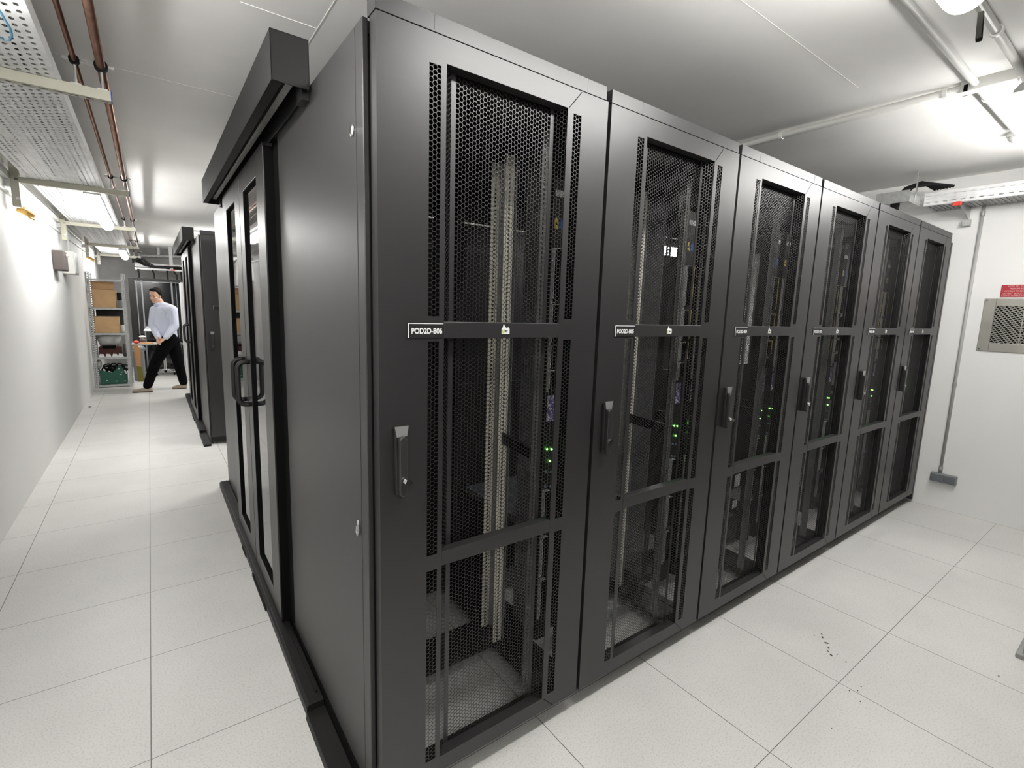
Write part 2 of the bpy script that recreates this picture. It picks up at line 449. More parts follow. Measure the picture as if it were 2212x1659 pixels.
    seam((.617, 2.171), (.668, 2.229)); seam((.617, .138), (.668, .088))
    s.build('mitre_seam', M_BLACK, d)
    # swing handle
    h = MB()
    h.prism([(.040, 1.232), (.078, 1.232), (.075, 1.044), (.043, 1.044)], 'y', -.016, 0)
    ho = h.build('handle', M_RACKD, d, bevel=.004)
    MB().prism([(.040, 1.234), (.078, 1.234), (.074, 1.206), (.045, 1.206)], 'y', -.0185, -.0155).build('handle_cap', M_SATIN, ho)
    lv = MB(); pts = []
    for k in range(9): a = PI*k/8; pts.append((.0595+.0115*math.cos(a), 1.196+.0115*math.sin(a)))
    for k in range(9): a = PI+PI*k/8; pts.append((.0595+.0115*math.cos(a), 1.052+.0115*math.sin(a)))
    lv.prism(pts, 'y', -.030, -.014).build('lever', M_RACK, ho, bevel=.003)
    MB().lathe([(.0085, -.036), (.0085, -.029)], (.0605, 0, 1.088), 16, 'y').build('lock_cylinder', M_CHROME, ho)
    # name plate (bracket shaped holder, highlight on top and left edge painted as white strips)
    npl = MB().box(.084, .188, -.003, 0, 1.468, 1.507).build('name_plate', M_RACKD, d)
    MB().box(.084, .188, -.0036, -.0028, 1.5055, 1.5075).box(.083, .0855, -.0036, -.0028, 1.468, 1.5075).build('edge_highlight', M_LABEL, npl)
    # maker's sticker on the upper crossbar
    st = MB().prism([(.386, 1.478), (.415, 1.478), (.415, 1.493), (.411, 1.498), (.403, 1.496), (.398, 1.500), (.393, 1.508), (.389, 1.496), (.386, 1.493)], 'y', -.0018, -.0008).build('sticker', M_LABEL, d)
    MB().prism([(.387, 1.480), (.393, 1.480), (.390, 1.492), (.387, 1.490)], 'y', -.0022, -.0016).build('sticker_mark', M_LOGOG, st)
    text_mesh('ltc', .012, M_RACKD, 'sticker_text', st, (.396, -.0019, 1.4865))
    # rear door and top
    b = MB(); face_rects(b, .004, .796, .012, 2.19, [(.07, .73, 1.14, 2.12)], RD, RD+.018)
    rd = b.build('rear_door', M_RACKD, t)
    b = MB()
    for za, zb in ((1.14, 2.12),): hexplate(b.bm, lambda u, v, w_: (u, RD+.008+w_, v), .07, .73, za, zb, pitch=.02, open_=.88)
    b.build('perforated_panel', M_RACKD, rd)
    return t

CAB = make_cabinet()
row_b = []
cab_labels = [
 'nearest black server cabinet at the corner, name plate POD2D-B06',
 'second black server cabinet from the near corner, name plate POD2D-B05',
 'third black server cabinet from the near corner, between B05 and B03',
 'fourth black server cabinet from the near corner, between B04 and B02',
 'fifth black server cabinet, last but one before the right wall',
 'sixth and farthest black server cabinet, touching the right wall end panel']
def is_door(o): return o.name.split('.')[0] == 'door'
for i in range(6):
    c = CAB if i == 0 else copy_tree(CAB)
    c.location = (RW*i, 0, 0); c['label'] = cab_labels[i]; c['group'] = 'front row of black server cabinets'
    row_b.append(c)
for i, c in enumerate(row_b):
    dr = [k for k in kids(c) if is_door(k)][0]; npl = [k for k in kids(dr) if k.name.startswith('name_plate')][0]
    text_mesh('POD2D-B0%d' % (6-i), .0205, M_LABEL, 'plate_text', npl, (.0925, -.0032, 1.486), sx=.86)

# keys hang in some of the handles
def key_in(c):
    dr = [k for k in kids(c) if is_door(k)][0]; ho = [k for k in kids(dr) if k.name.startswith('handle')][0]
    MB().prism([(.058, 1.082), (.072, 1.076), (.080, 1.081), (.074, 1.090), (.062, 1.092)], 'y', -.044, -.037).build('key', M_CHROME, ho)
key_in(row_b[0]); key_in(row_b[2])

# side panel (large, satin) on the corridor side, with folded edge, lock and hook
def side_panel(y0, y1, parent, xo=0.0, near='front', lock=True):
    g = MB()
    g.box(xo-.012, xo+.002, y0, y1, .085, 2.232)
    p = g.build('side_panel', M_RACK, parent, bevel=.002)
    a = .098 if near == 'front' else y1-.09
    MB().box(xo-.0126, xo-.0119, a, a+.0018, .09, 2.227).build('panel_seam', M_RACKD, p)
    if lock:
        MB().lathe([(.016, 0), (.016, -.004), (.010, -.007)], (xo-.012, .124, 1.995), 20, 'x').build('cam_lock', M_CHROME, p, smooth=False)
        MB().tube([(xo-.014, .124, .935), (xo-.017, .116, .925), (xo-.017, .114, .905), (xo-.017, .122, .890), (xo-.017, .131, .900), (xo-.017, .128, .915), (xo-.015, .120, .905)], .0028, 8).build('latch_ring', M_SATIN, p)
    return p
side_panel(.046, 1.02, row_b[0])
MB().box(.802, .832, .0, 1.1, .03, 2.205).build('end_panel', M_RACK, row_b[5])
MB().box(-.012, 0.0, .05, 1.085, .0, .085).build('plinth', M_BLACK, row_b[0])
MB().box(-.010, .003, 1.021, 1.119, .085, 2.19).build('brush_seal', M_BLACK, row_b[0])

# ------------------------------------------------------------------ vertical power strips seen through the doors
def make_pdu():
    t = thing('power_strip', '', 'power strip')
    MB().box(-.029, .029, 0, .05, .22, 2.02).build('housing', M_RACKD, t, bevel=.002)
    MB().box(-.023, .025, -.002, 0, 1.958, 1.980).build('name_label', M_GREYPRINT, t)
    MB().prism([(-.021+.000, 1.846), (-.005, 1.846), (-.005, 1.876), (-.013, 1.884), (-.021, 1.876)], 'y', -.002, 0).build('feed_sticker', M_YEL, t)
    MB().prism([(.002, 1.846), (.019, 1.846), (.019, 1.876), (.010, 1.884), (.002, 1.876)], 'y', -.002, 0).build('feed_sticker', M_BLUE, t)
    text_mesh('A', .016, M_BLACK, 'sticker_letter', t, (-.013, -.0022, 1.862), align='CENTER')
    for (za, zb, yel) in ((1.60, 1.775, 1), (1.44, 1.575, 1), (1.345, 1.425, 1), (1.27, 1.33, 0), (.70, .86, 0), (.52, .67, 0), (.34, .49, 0)):
        b = MB().box(-.024, .024, -.014, 0, za, zb)
        n = max(2, int((zb-za)/.034))
        for k in range(n):
            zc = za+(zb-za)*(k+.5)/n
            b.box(-.016, -.002, -.0165, -.013, zc-.009, zc+.009).box(.003, .017, -.0165, -.013, zc-.009, zc+.009)
        ob = b.build('outlet_block', M_BLACK, t)
        MB().box(-.0275, -.0245, -.016, 0, za-.004, zb).box(-.026, .0, -.016, 0, zb, zb+.002).build('block_edge', M_EDGE, ob)
        if yel: MB().box(.0245, .0275, -.016, 0, za+.004, zb).box(.0, .0275, -.016, 0, zb, zb+.002).build('block_line', M_YEL, ob)
        MB().box(-.028, -.020, -.006, 0, za-.022, za-.005).build('screw_tab', M_EDGE, t)
    MB().box(-.022, .012, -.003, 0, 1.135, 1.235).build('asset_label', M_PURPLE, t)
    for (x, z) in ((-.014, 1.026), (.010, 1.022), (.004, .975)):
        MB().ball((x, -.003, z), .0042, 1).build('indicator_light', M_GREENLED, t)
    for (x, z) in ((-.014, .935), (.012, .930), (-.014, .875), (.012, .870)):
        MB().lathe([(.0055, 0), (.0045, -.005)], (x, 0, z), 10, 'y').build('breaker_button', mat('blue_grey_button', (.22, .27, .42), .4), t)
    return t
PDU = make_pdu()
spots = []
for i in range(6):
    if i > 0: spots.append((i, .072, 'left'))
    spots.append((i, .752, 'right'))
names = ['B06', 'B05', 'B04', 'B03', 'B02', 'B01']
for n, (i, dx, side) in enumerate(spots):
    p = PDU if n == 0 else copy_tree(PDU)
    p.location = (RW*i+dx, .178, 0)
    p['label'] = 'black vertical power strip in the %s side of cabinet %s, seen through its mesh' % (side, names[i])
    p['group'] = 'vertical power strips inside the front row'
    # rests on the frame through a bracket
    MB().box(-.05 if side == 'left' else -.03, .03 if side == 'left' else .05, .03, .05, .3, .33).box(-.05 if side == 'left' else -.03, .03 if side == 'left' else .05, .03, .05, 1.9, 1.93).build('bracket', M_RACKD, p)

# perforated shelf inside B05, seen from the B06 window
t = thing('cabinet_shelf', 'grey perforated equipment shelf inside the second cabinet, behind the middle window of B06', 'shelf', (0, 0, 0))
b = MB(); holeplate(b.bm, lambda u, v: (u, v, .555), .93, 1.47, .54, 1.08, 30, 40, .5, .35)
b.build('shelf_plate', mat('grey_shelf_steel', (.20, .22, .25), .4, metal=.3), t)
MB().box(.93, 1.47, .53, .54, .52, .556).box(.92, .93, .53, 1.08, .52, .556).box(1.47, 1.48, .53, 1.08, .52, .556).build('shelf_lip', M_SATIN, t)
# small cards stuck inside cabinets B05, B04
def card(x, y, z, w_, h_, lab, m=M_LABEL, name='paper_label'):
    tag(MB().box(x, x+w_, y, y+.002, z, z+h_).build(name, m), lab, 'label')
card(1.615, .30, 2.02, .03, .13, 'white card strip high behind the left perforations of cabinet B05')
card(2.42, .32, .50, .06, .08, 'upper white card low inside cabinet B04', )
card(2.42, .32, .36, .05, .05, 'lower white card low inside cabinet B04')

# ------------------------------------------------------------------ other cabinet rows (same carcass, turned round or shifted)
REAR = MB().box(.004, .796, RD-.004, RD+.02, .06, 2.19).build('rear_door', M_RACKD, row_b[5], bevel=.002)
_first = [True]
def row_cabinet(loc, rz, lab, grp, panel_side):
    c = copy_tree(CAB, skip=('side_panel', 'plinth', 'brush_seal', 'key', 'plate_text', 'sticker', 'rear_door'))
    c.location = loc; c.rotation_euler = (0, 0, rz); c['label'] = lab; c['group'] = grp
    if _first[0]: REAR.parent = c; _first[0] = False
    else:
        ro = REAR.copy(); COL.objects.link(ro); ro.parent = c
    return c
PD = 4.9
rows = []
c = row_cabinet((RW, 3.40, 0), PI, 'black cabinet beyond the sliding doors, pale sheen on its long side panel', 'second row of cabinets', 0)
sp = MB().box(RW-.002, RW+.012, .0, 1.085, .02, 2.232).build('side_panel', M_RACK, c, bevel=.002)
for i in range(1, 6):
    c2 = row_cabinet((RW*(i+1), 3.40, 0), PI, 'black cabinet of the row backing onto the enclosed aisle', 'second row of cabinets', 0)
c = row_cabinet((0, PD, 0), 0, 'black cabinet with a swing handle facing the gap, far end of the aisle', 'third row of cabinets', 0)
MB().box(-.012, .002, .046, 1.085, .02, 2.232).build('side_panel', M_RACK, c, bevel=.002)
c = row_cabinet((RW, PD, 0), 0, 'black cabinet next behind the far handle door', 'third row of cabinets', 0)
c = row_cabinet((RW, PD+3.40, 0), PI, 'farthest black cabinet, narrow dark side next to the walking person', 'fourth row of cabinets', 0)
MB().box(RW-.002, RW+.012, .0, 1.085, .02, 2.232).build('side_panel', M_RACK, c, bevel=.002)

for i in range(6):
    c = row_cabinet((RW*(i+1), -1.50, 0), PI, 'unseen black cabinet of the row added behind the photographer, outside the frame', 'row of cabinets behind the photographer', 0)  # unseen row, inferred; added for the dark reflections in the doors
    c.location = (RW*i, -1.52-RD-.03, 0); c.rotation_euler = (0, 0, 0)
# ------------------------------------------------------------------ aisle containment with sliding doors
def containment(oy, where, frm):
    # track cover beam
    t = thing('door_track_cover', 'long black box beam over the %s sliding doors' % where, 'track cover', (0, oy, 0), 'sliding door track covers')
    b = MB()
    x0, x1, y0, y1, z0, z1 = -.128, -.018, .50, 2.83, 2.208, 2.352
    b.box(x0, x0+.003, y0, y1, z0, z1).box(x0, x1, y0, y1, z1-.003, z1).box(x0, x1, y0, y0+.003, z0, z1).box(x0, x1, y1-.003, y1, z0, z1)
    b.box(x1-.003, x1, y0, y1, z0, z1).box(x0, x0+.03, y0, y1, z0, z0+.003).build('cover', M_PROFD, t, bevel=.001)
    MB().box(-.0115, .02, 1.125, 2.275, 2.202, 2.345).build('header_panel', M_BLACK, t)
    MB().box(-.072, -.050, y0+.02, y1-.02, z0+.03, z0+.055).build('running_rail', M_ZINC, t)
    for yy in (y0+.03, y1-.1): MB().box(-.035, -.0125, yy, yy+.07, z0-.02, z0+.03).build('wall_bracket', M_RACKD, t)
    # jamb posts with brushes, filling the gap between cabinet and door
    for (ya, yb) in ((1.122, 1.16), (2.24, 2.276)):
        tag(MB().box(-.010, .03, ya, yb, .0, 2.2).box(-.045 if ya < 2 else -.0105, -.010, ya, ya+.003, .055, 2.19).build('door_post', M_BLACK),
            ('near ' if ya < 2 else 'far ')+'black post framing the %s sliding doors' % where, 'door post', 'posts beside the sliding doors')
    def leaf(ya, yb, glass_a, glass_b, lab, handle_y, xo):
        d = thing('sliding_door', lab, 'sliding door', (0, oy, 0), 'glazed sliding doors of the enclosed aisles')
        zb_, zt = .062, 2.204
        b = MB()
        b.box(xo, xo+.038, ya, glass_a, zb_, zt).box(xo, xo+.038, glass_b, yb, zb_, zt)
        b.box(xo, xo+.038, glass_a, glass_b, zb_, .15).box(xo, xo+.038, glass_a, glass_b, 2.10, zt)
        b.build('door_frame', M_PROF, d, bevel=.0015)
        g = MB()
        for (p, q) in ((glass_a, glass_a+.006), (glass_b-.006, glass_b)): g.box(xo+.001, xo+.018, p, q, .15, 2.10)
        g.box(xo+.001, xo+.018, glass_a, glass_b, 2.094, 2.10).box(xo+.001, xo+.018, glass_a, glass_b, .15, .156)
        g.build('glazing_bead', M_BLACK, d)
        MB().box(xo+.013, xo+.019, glass_a+.001, glass_b-.001, .151, 2.099).build('glass_pane', M_GLASS, d)
        pts = []
        for k in range(7): a = PI/2*k/6; pts.append((xo-.058+.035*(1-math.sin(a)), handle_y, 1.235-.035*(1-math.cos(a)) if False else 1.2+.035*math.cos(a)))
        up = [(xo, handle_y, 1.235), (xo-.02, handle_y, 1.235)]+pts[1:]
        dn = [(p[0], p[1], 2.24-p[2]) for p in reversed(up)]
        MB().tube(up+dn, .0125, 14).build('pull_handle', M_RACKD, d, smooth=True)
        return d
    leaf(1.127, 1.80, 1.30, 1.68, 'glazed black sliding door leaf at the %s opening, nearer the camera' % where, 1.72, -.050)
    leaf(1.812, 2.50, 1.98, 2.34, 'glazed black sliding door leaf at the %s opening, farther from the camera' % where, 1.895, -.050)
    if oy: # move jambs made at origin
        pass
    # floor guide
    t = thing('floor_guide', 'raised black floor rail under the %s sliding doors' % where, 'floor rail', (0, oy, 0), 'floor rails of the sliding doors')
    b = MB().prism([(-.078, 0), (-.078, .038), (-.070, .050), (-.014, .050), (-.014, 0)], 'y', .55, 3.42)
    b.build('rail_body', M_PROFD, t, bevel=.002)
    MB().box(-.034, -.026, .60, 3.40, .048, .058).box(-.012, .0, 3.38, 3.43, 0, .05).build('guide_fin', M_PROFD, t)
    MB().box(-.084, -.070, 1.35, 1.75, .0, .020).box(-.082, -.07, 2.0, 2.15, 0, .02).build('packing_strip', M_RUBBER, t)
    t2 = tag(MB().prism([(-.083, 0), (-.078, .022), (-.014, .026), (-.014, 0)], 'y', -.25 if oy == 0 else -.05, .548).build('floor_cover_strip', M_PROFD), 'flat black cover strip on the floor before the %s floor rail' % where, 'cover strip', 'floor cover strips')
    t2.location = (0, oy, 0)
containment(0, 'near', 0)
tag(MB().box(.025, 4.84, 1.125, 2.275, 2.235, 2.25).build('aisle_roof', M_RACKD), 'black roof panel closing the lit aisle between the first two cabinet rows', 'roof panel')
for xx, nm in ((3.3, 'far end'),):
    tube_lamp((xx, 1.70, 2.10), 1.0, 'x', 'tube lamp inside the enclosed aisle, %s, glimpsed only through the cabinets' % nm, stem=2.235-2.10-.104)
# posts of the second enclosure are moved with it
before = set(bpy.data.objects)
containment(PD, 'far', 0)
for o in set(bpy.data.objects)-before:
    if o.name.startswith('door_post'): o.location = (0, PD, 0)

# ------------------------------------------------------------------ overhead perforated cable tray and its arms (left aisle)
t = thing('cable_tray', 'wide perforated galvanised cable tray running above the left aisle', 'cable tray', (0, 0, 0))
TX0, TX1, TZ = -1.185, -.722, 2.468
b = MB(); holeplate(b.bm, lambda u, v: (u, v, TZ), TX0+.012, TX1-.012, -1.6, 12.4, 15, 278, .50, .42, stagger=True, oct_=True)
b.build('tray_floor', M_TRAY, t)
MB().box(TX0, TX0+.012, -1.6, 12.4, TZ-.001, TZ).box(TX1-.012, TX1, -1.6, 12.4, TZ-.001, TZ).box(TX0, TX0+.0015, -1.6, 12.4, TZ, TZ+.06).box(TX1-.0015, TX1, -1.6, 12.4, TZ, TZ+.06).build('tray_side', M_TRAY, t)
b = MB()
for k in range(9):
    x = TX0+.05+k*.045
    pts = [(x+.012*math.sin(yy*1.7+k)+.01*math.sin(yy*.6+2*k), yy, TZ+.012) for yy in [-1.5+.35*j for j in range(40)]]
    b.tube(pts, .009, 6)
tag(b.build('cable_bundle', M_GREYP), 'dark cables lying in the tray above the left aisle', 'cables', kind='stuff')
# blue marker loop scrawled on the tray
pts = [(-.80, 1.20), (-.797, 1.287), (-.795, 1.346), (-.801, 1.411), (-.816, 1.468), (-.832, 1.475), (-.845, 1.43), (-.86, 1.40)]
b = MB(); b.tube([(p[0], p[1], TZ+.0045) for p in pts], .006, 8)
tag(b.build('marker_scrawl', M_MARKER), 'blue marker curve drawn on the underside of the cable tray', 'marking')

arm_lab = ['beige slotted support arm nearest the top left corner, blue end cap',
           'second beige support arm, on a post above the brass valve',
           'third beige support arm, behind the middle tube lamp',
           'fourth beige support arm, before the far tube lamp',
           'fifth pale support arm, behind the far lamp',]
ARMS = [1.80, 4.34, 7.05, 9.9, 12.3]
def make_arm():
    t = thing('tray_support_arm', '', 'support arm', (0, 0, 0), 'support arms under the cable tray')
    b = MB(); z0, z1 = 2.424, 2.466
    b.box(-1.25, -.545, -.021, -.0185, z0, z1).box(-1.25, -.545, .0185, .021, z0, z1).box(-1.25, -.545, -.0185, .0185, z1-.0025, z1)
    holeplate(b.bm, lambda u, v: (u, v, z0), -1.25, -.545, -.021, .021, 14, 1, .55, .2)
    b.build('channel', M_ARM, t)
    MB().box(-1.275, -1.225, -.03, .03, 2.24, CZ).build('post', M_ARM, t, bevel=.003)
    MB().box(-1.27, -1.23, -.07, .07, CZ-.008, CZ).build('foot_plate', M_ZINC, t)
    MB().box(-1.31, -1.27, -.025, .025, 2.385, 2.435).build('wall_clip', M_ZINC, t)
    MB().box(-.545, -.541, -.021, .021, z0, z1).build('end_cap', M_BLUECAP, t)
    MB().lathe([(.012, -.03), (.012, -.02)], (-1.24, 0, 2.445), 6, 'y').lathe([(.012, -.04), (.012, -.03)], (-1.24, 0, 2.30), 6, 'y').build('bolt', M_CHROME, t)
    return t
A0 = make_arm()
for i, y in enumerate(ARMS):
    a = A0 if i == 0 else copy_tree(A0); a.location = (0, y, 0); a['label'] = arm_lab[i]
# copper pipes with clamps
for (x, r, lab) in ((-.662, .010, 'thin dark copper pipe beside the cable tray'), (-.572, .0165, 'thicker shiny copper pipe, right of the thin one')):
    t = thing('copper_pipe', lab, 'pipe', (0, 0, 0), 'copper pipes above the left aisle')
    MB().tube([(x, -1.6, 2.57), (x, 12.3, 2.57)], r, 14).build('pipe', M_COPPER, t, smooth=True)
    for y in ARMS:
        cl = MB().lathe([(r+.009, -.012), (r+.009, .012)], (x, y, 2.57), 14, 'y').build('pipe_clamp', M_RUBBER, t)
        MB().tube([(x, y, 2.467), (x, y, 2.55)], .005, 8).box(x-r-.03, x+r+.03, y-.006, y+.006, 2.565, 2.575).box(x-.018, x+.018, y-.015, y+.015, 2.467, 2.473).build('clamp_bolt', M_ZINC, cl)
# brass valves at two posts
for y, lab in ((4.46, 'brass valve hanging under the post of the second support arm'), (9.95, 'smaller far brass valve hanging under a support post')):
    t = thing('brass_valve', lab, 'valve', (-1.235, y, 2.24), 'brass valves under the posts')
    MB().tube([(-.04, 0, -.005), (.02, 0, -.03), (.06, 0, -.05)], [.018, .026, .016], 10).build('valve_body', M_BRASS, t)
    MB().tube([(.02, 0, -.03), (.03, -.02, -.065), (.06, -.04, -.08)], .007, 8).build('lever', M_BRASS, t)
    MB().tube([(0, 0, 0), (0, .0, .02)], .012, 8).build('stem', M_BRASS, t)
# trunking, boxes along the left wall
tag(MB().box(-1.31, -1.275, 2.0, 9.4, 2.44, 2.50).build('cable_trunking', M_CONDUIT, bevel=.003), 'white rectangular cable trunking along the top of the left wall', 'trunking')
tag(MB().box(-1.31, -1.29, -1.5, 11.5, 2.33, 2.352).build('cable_trunking', M_CONDUIT, bevel=.003), 'narrow lower trunking along the left wall below the wide one', 'trunking')
t = thing('wall_speaker', 'dark grey wall box high on the left wall', 'wall box', (-1.31, 6.55, 1.95))
MB().box(0, .10, -.18, .18, -.10, .12).build('case', mat('warm_dark_grey', (.07, .055, .05), .6), t, bevel=.01)
MB().lathe([(.02, 0), (.016, .02)], (.10, .08, .08), 12, 'x').build('knob', M_WHITEP, t)
t = thing('junction_box', 'pale grey box on the left wall beyond the dark one', 'wall box', (-1.31, 7.4, 1.86))
MB().box(0, .12, -.25, .15, -.02, .26).build('case', M_CONDUIT, t, bevel=.008)
MB().box(.12, .124, -.22, .12, .0, .24).build('cover', M_WHITEP, t)
MB().tube([(.05, 0, .26), (.05, 0, .59)], .012, 10).build('conduit_stub', M_CONDUIT, t)

# ------------------------------------------------------------------ ceiling conduits, smoke detector (right)
def conduit(pts, r, lab, clips=()):
    t = thing('conduit', lab, 'conduit', (0, 0, 0), 'white conduits on the ceiling')
    MB().tube(pts, r, 14).build('pipe', M_CONDUIT, t, smooth=True)
    for c in clips:
        MB().lathe([(r+.006, -.009), (r+.006, .009)], c[:3], 12, c[3]).build('clip', M_WHITEP, t)
    return t
conduit([(-1.2, -.455, CZ-.022), (2.84, -.455, CZ-.022)], .016, 'white ceiling conduit running past the nearest right lamp', [(1.2, -.455, CZ-.022, 'x')])
conduit([(-1.2, -.612, CZ-.022), (3.0, -.612, CZ-.022)], .016, 'second white conduit, between lamp and latch, at the top right', [(2.30, -.612, CZ-.022, 'x')])
conduit([(2.82, 2.6, CZ-.026), (2.82, -1.6, CZ-.026)], .018, 'long white ceiling conduit crossing from behind the cabinets to the right edge', [(2.82, .46, CZ-.026, 'y'), (2.82, -.34, CZ-.026, 'y')])
t = thing('cable_duct', 'short grey open duct where the ceiling conduits meet', 'duct', (0, 0, 0))
MB().box(2.80, 2.86, -.60, -.40, CZ-.05, CZ).build('duct_body', M_CONDUIT, t, bevel=.003)
MB().box(2.795, 2.80, -.43, -.415, CZ-.05, CZ-.02).box(2.86, 2.865, -.42, -.40, CZ-.05, CZ-.045).build('duct_gap', M_BLACK, t)
conduit([(2.86, -.455, CZ-.022), (3.78, -.455, CZ-.022)], .018, 'short bright conduit leading to the smoke detector', [(3.05, -.455, CZ-.022, 'x')])
t = thing('smoke_detector', 'round white smoke detector on the ceiling at the right edge', 'smoke detector', (3.87, -.455, CZ))
MB().lathe([(.060, 0), (.060, -.022), (.054, -.026)], (0, 0, 0), 28).build('base', M_WHITEP, t)
MB().lathe([(.050, -.024), (.052, -.036), (.040, -.052), (.012, -.058)], (0, 0, 0), 28).build('sensor_head', M_WHITEP, t, smooth=True)

# cable tray over the right wall with bracket
t = thing('cable_tray', 'ribbed galvanised cable tray along the right wall top', 'cable tray', (0, 0, 0))
RX0, RX1, RZ = 4.575, 4.83, 2.475
b = MB()
b.box(RX0, RX1, -3.1, .16, RZ, RZ+.002)
n = 110
for k in range(n):
    y = -3.1+3.26*k/n
    b.box(RX0+.01, RX1-.005, y, y+.010, RZ-.004, RZ)
b.build('tray_floor', M_SATIN, t)
b = MB(); holeplate(b.bm, lambda u, v: (RX0, v, u), RZ-.002, RZ+.10, -3.1, .16, 2, 62, .16, .5)
b.box(RX1, RX1+.002, -3.1, .16, RZ, RZ+.10).build('tray_side', M_TRAY, t)
t = thing('tray_bracket', 'galvanised wall bracket with a red end cap under the right tray', 'bracket', (0, 0, 0))
MB().prism([(4.555, RZ-.006), (4.85, RZ-.006), (4.85, 2.35), (4.815, 2.35), (4.80, 2.385), (4.56, 2.45)], 'y', -.075, -.071).box(4.555, 4.85, -.075, -.030, RZ-.0065, RZ-.004).build('bracket_arm', M_ZINC, t)
MB().box(4.535, 4.56, -.080, -.028, 2.445, 2.476).build('end_cap', M_RED, t, bevel=.004)
MB().box(4.80, 4.85, -.090, -.045, 2.33, 2.375).build('foot', M_ZINC, t)
t = thing('cable_tray_end', 'short upper tray piece with black cables spilling over the cabinet tops', 'cable tray', (0, 0, 0))
MB().box(4.30, 4.575, .18, .40, RZ+.0, RZ+.002).box(4.30, 4.302, .18, .40, RZ, RZ+.09).box(4.30, 4.56, .178, .180, RZ, RZ+.07).box(4.40, 4.42, .17, .176, RZ+.01, CZ).build('tray_piece', M_ZINC, t)
b = MB()
for k in range(7):
    o = .02*k
    b.tube([(4.55+o*.3, -.02+o, RZ+.12), (4.50, .10+o*.6, RZ+.15+.004*k), (4.42, .20+o*.4, RZ+.13), (4.36, .26+o*.4, RZ+.03), (4.36+o*.5, .28+o*.3, 2.30), (4.37+o*.5, .30+o*.2, 2.235)], .011, 8)
tag(b.build('cable_bundle', M_RUBBER, smooth=True), 'bundle of black cables dropping from the right tray onto the cabinets', 'cables', kind='stuff')

# ------------------------------------------------------------------ right wall fittings
t = thing('wall_conduit', 'grey vertical conduit on the right wall above the sockets', 'conduit', (XR, -.152, 0))
MB().tube([(-.012, 0, .305), (-.012, 0, 2.47)], .011, 14).build('pipe', mat('grey_pvc', (.42, .42, .41), .4), t, smooth=True)
MB().lathe([(.014, .0), (.014, .03)], (-.012, 0, .335), 12).lathe([(.014, .0), (.014, .03)], (-.012, 0, 1.05), 12).lathe([(.015, .0), (.015, .03)], (-.012, 0, 2.40), 12).build('coupling', M_GREYL, t)
t = thing('wall_socket', 'dark grey double socket box low on the right wall', 'socket', (XR, -.181, .272))
MB().box(-.045, 0, -.085, .085, -.036, .036).build('box', M_GREYP, t, bevel=.006)
for s in (-1, 1):
    MB().box(-.052, -.044, s*.042-.038, s*.042+.038, -.030, .030).build('flap', mat('dark_grey_flap', (.13, .14, .155), .4), t, bevel=.004)
t = thing('vent_grille', 'brushed steel pressure relief vent with slanted perforations', 'vent', (XR, -.246, 1.352))
VW, VH = .46, .408
# plate with an opening behind the slats
MB().box(-.008, 0, -.068, 0, 0, VH).box(-.008, 0, -VW, -VW+.068, 0, VH).box(-.008, 0, -VW+.068, -.068, 0, .066).box(-.008, 0, -VW+.068, -.068, VH-.058, VH).build('plate', M_STEEL, t, bevel=.002)
MB().box(-.002, 0, -VW+.06, -.06, .06, VH-.05).build('dark_void', M_BLACK, t)
b = MB()
def slat(y0, z0, y1, z1, wd=.0028):
    v = Vector((y1-y0, z1-z0)); nn = Vector((-v.y, v.x)).normalized()*wd
    b.prism([(y0-nn.x, z0-nn.y), (y1-nn.x, z1-nn.y), (y1+nn.x, z1+nn.y), (y0+nn.x, z0+nn.y)], 'x', -.006, -.003)
ya, yb, za, zb = -.068, -VW+.068, .066, VH-.058
ym = (ya+yb)/2
def clipseg(y0, z0, y1, z1):
    # clip to za..zb in z
    if z0 > z1: y0, z0, y1, z1 = y1, z1, y0, z0
    if z1 <= za or z0 >= zb: return
    if z0 < za: y0 += (y1-y0)*(za-z0)/(z1-z0); z0 = za
    if z1 > zb: y1 = y0+(y1-y0)*(zb-z0)/(z1-z0); z1 = zb
    slat(y0, z0, y1, z1)
for side in (0, 1):
    yo = ya if side == 0 else yb
    for k in range(-22, 24):
        z = za+k*.0175
        clipseg(yo, z, ym, z+.062)             # shallow slanted webs rising to the middle
    for k in range(1, 4):
        yy = yo+(ym-yo)*k/4
for k in range(-14, 20):
    z = za+k*.030
    clipseg(ya, z+.19, ym, z); clipseg(yb, z+.19, ym, z)
b.box(-.0065, -.003, ym-.003, ym+.003, za, zb)
b.build('slanted_web', M_STEEL, t)
b = MB()
for (y, z) in ((-.014, .014), (-.014, VH-.014), (-VW+.014, .014), (-VW+.014, VH-.014)): b.lathe([(.006, -.010), (.006, -.007)], (0, y, z), 12, 'x')
b.build('screw', M_CHROME, t)
t = thing('warning_sign', 'small red sign with pale print above the steel vent', 'sign', (XR, -.328, 1.771))
MB().box(-.003, 0, -.30, 0, 0, .092).build('board', M_SIGNRED, t)
MB().lathe([(.003, -.0045), (.003, -.003)], (0, -.009, .047), 10, 'x').build('screw', M_LABEL, t)
for k, (s, y) in enumerate(((('NOTE  TO  CONTRACTORS', -.036)), ('PRESSURE RELIEF VENT', -.047), ('OPENING TO REMAIN CLEAR', -.020), ('DO NOT  BLOCK OR COVER', -.014), ('ACTING AS INSULATION', -.006))):
    text_mesh(s, .0155, M_SIGNTXT, 'print', t, (-.0032, y, .080-.0178*k), rot=(PI/2, 0, -PI/2), sx=.85)
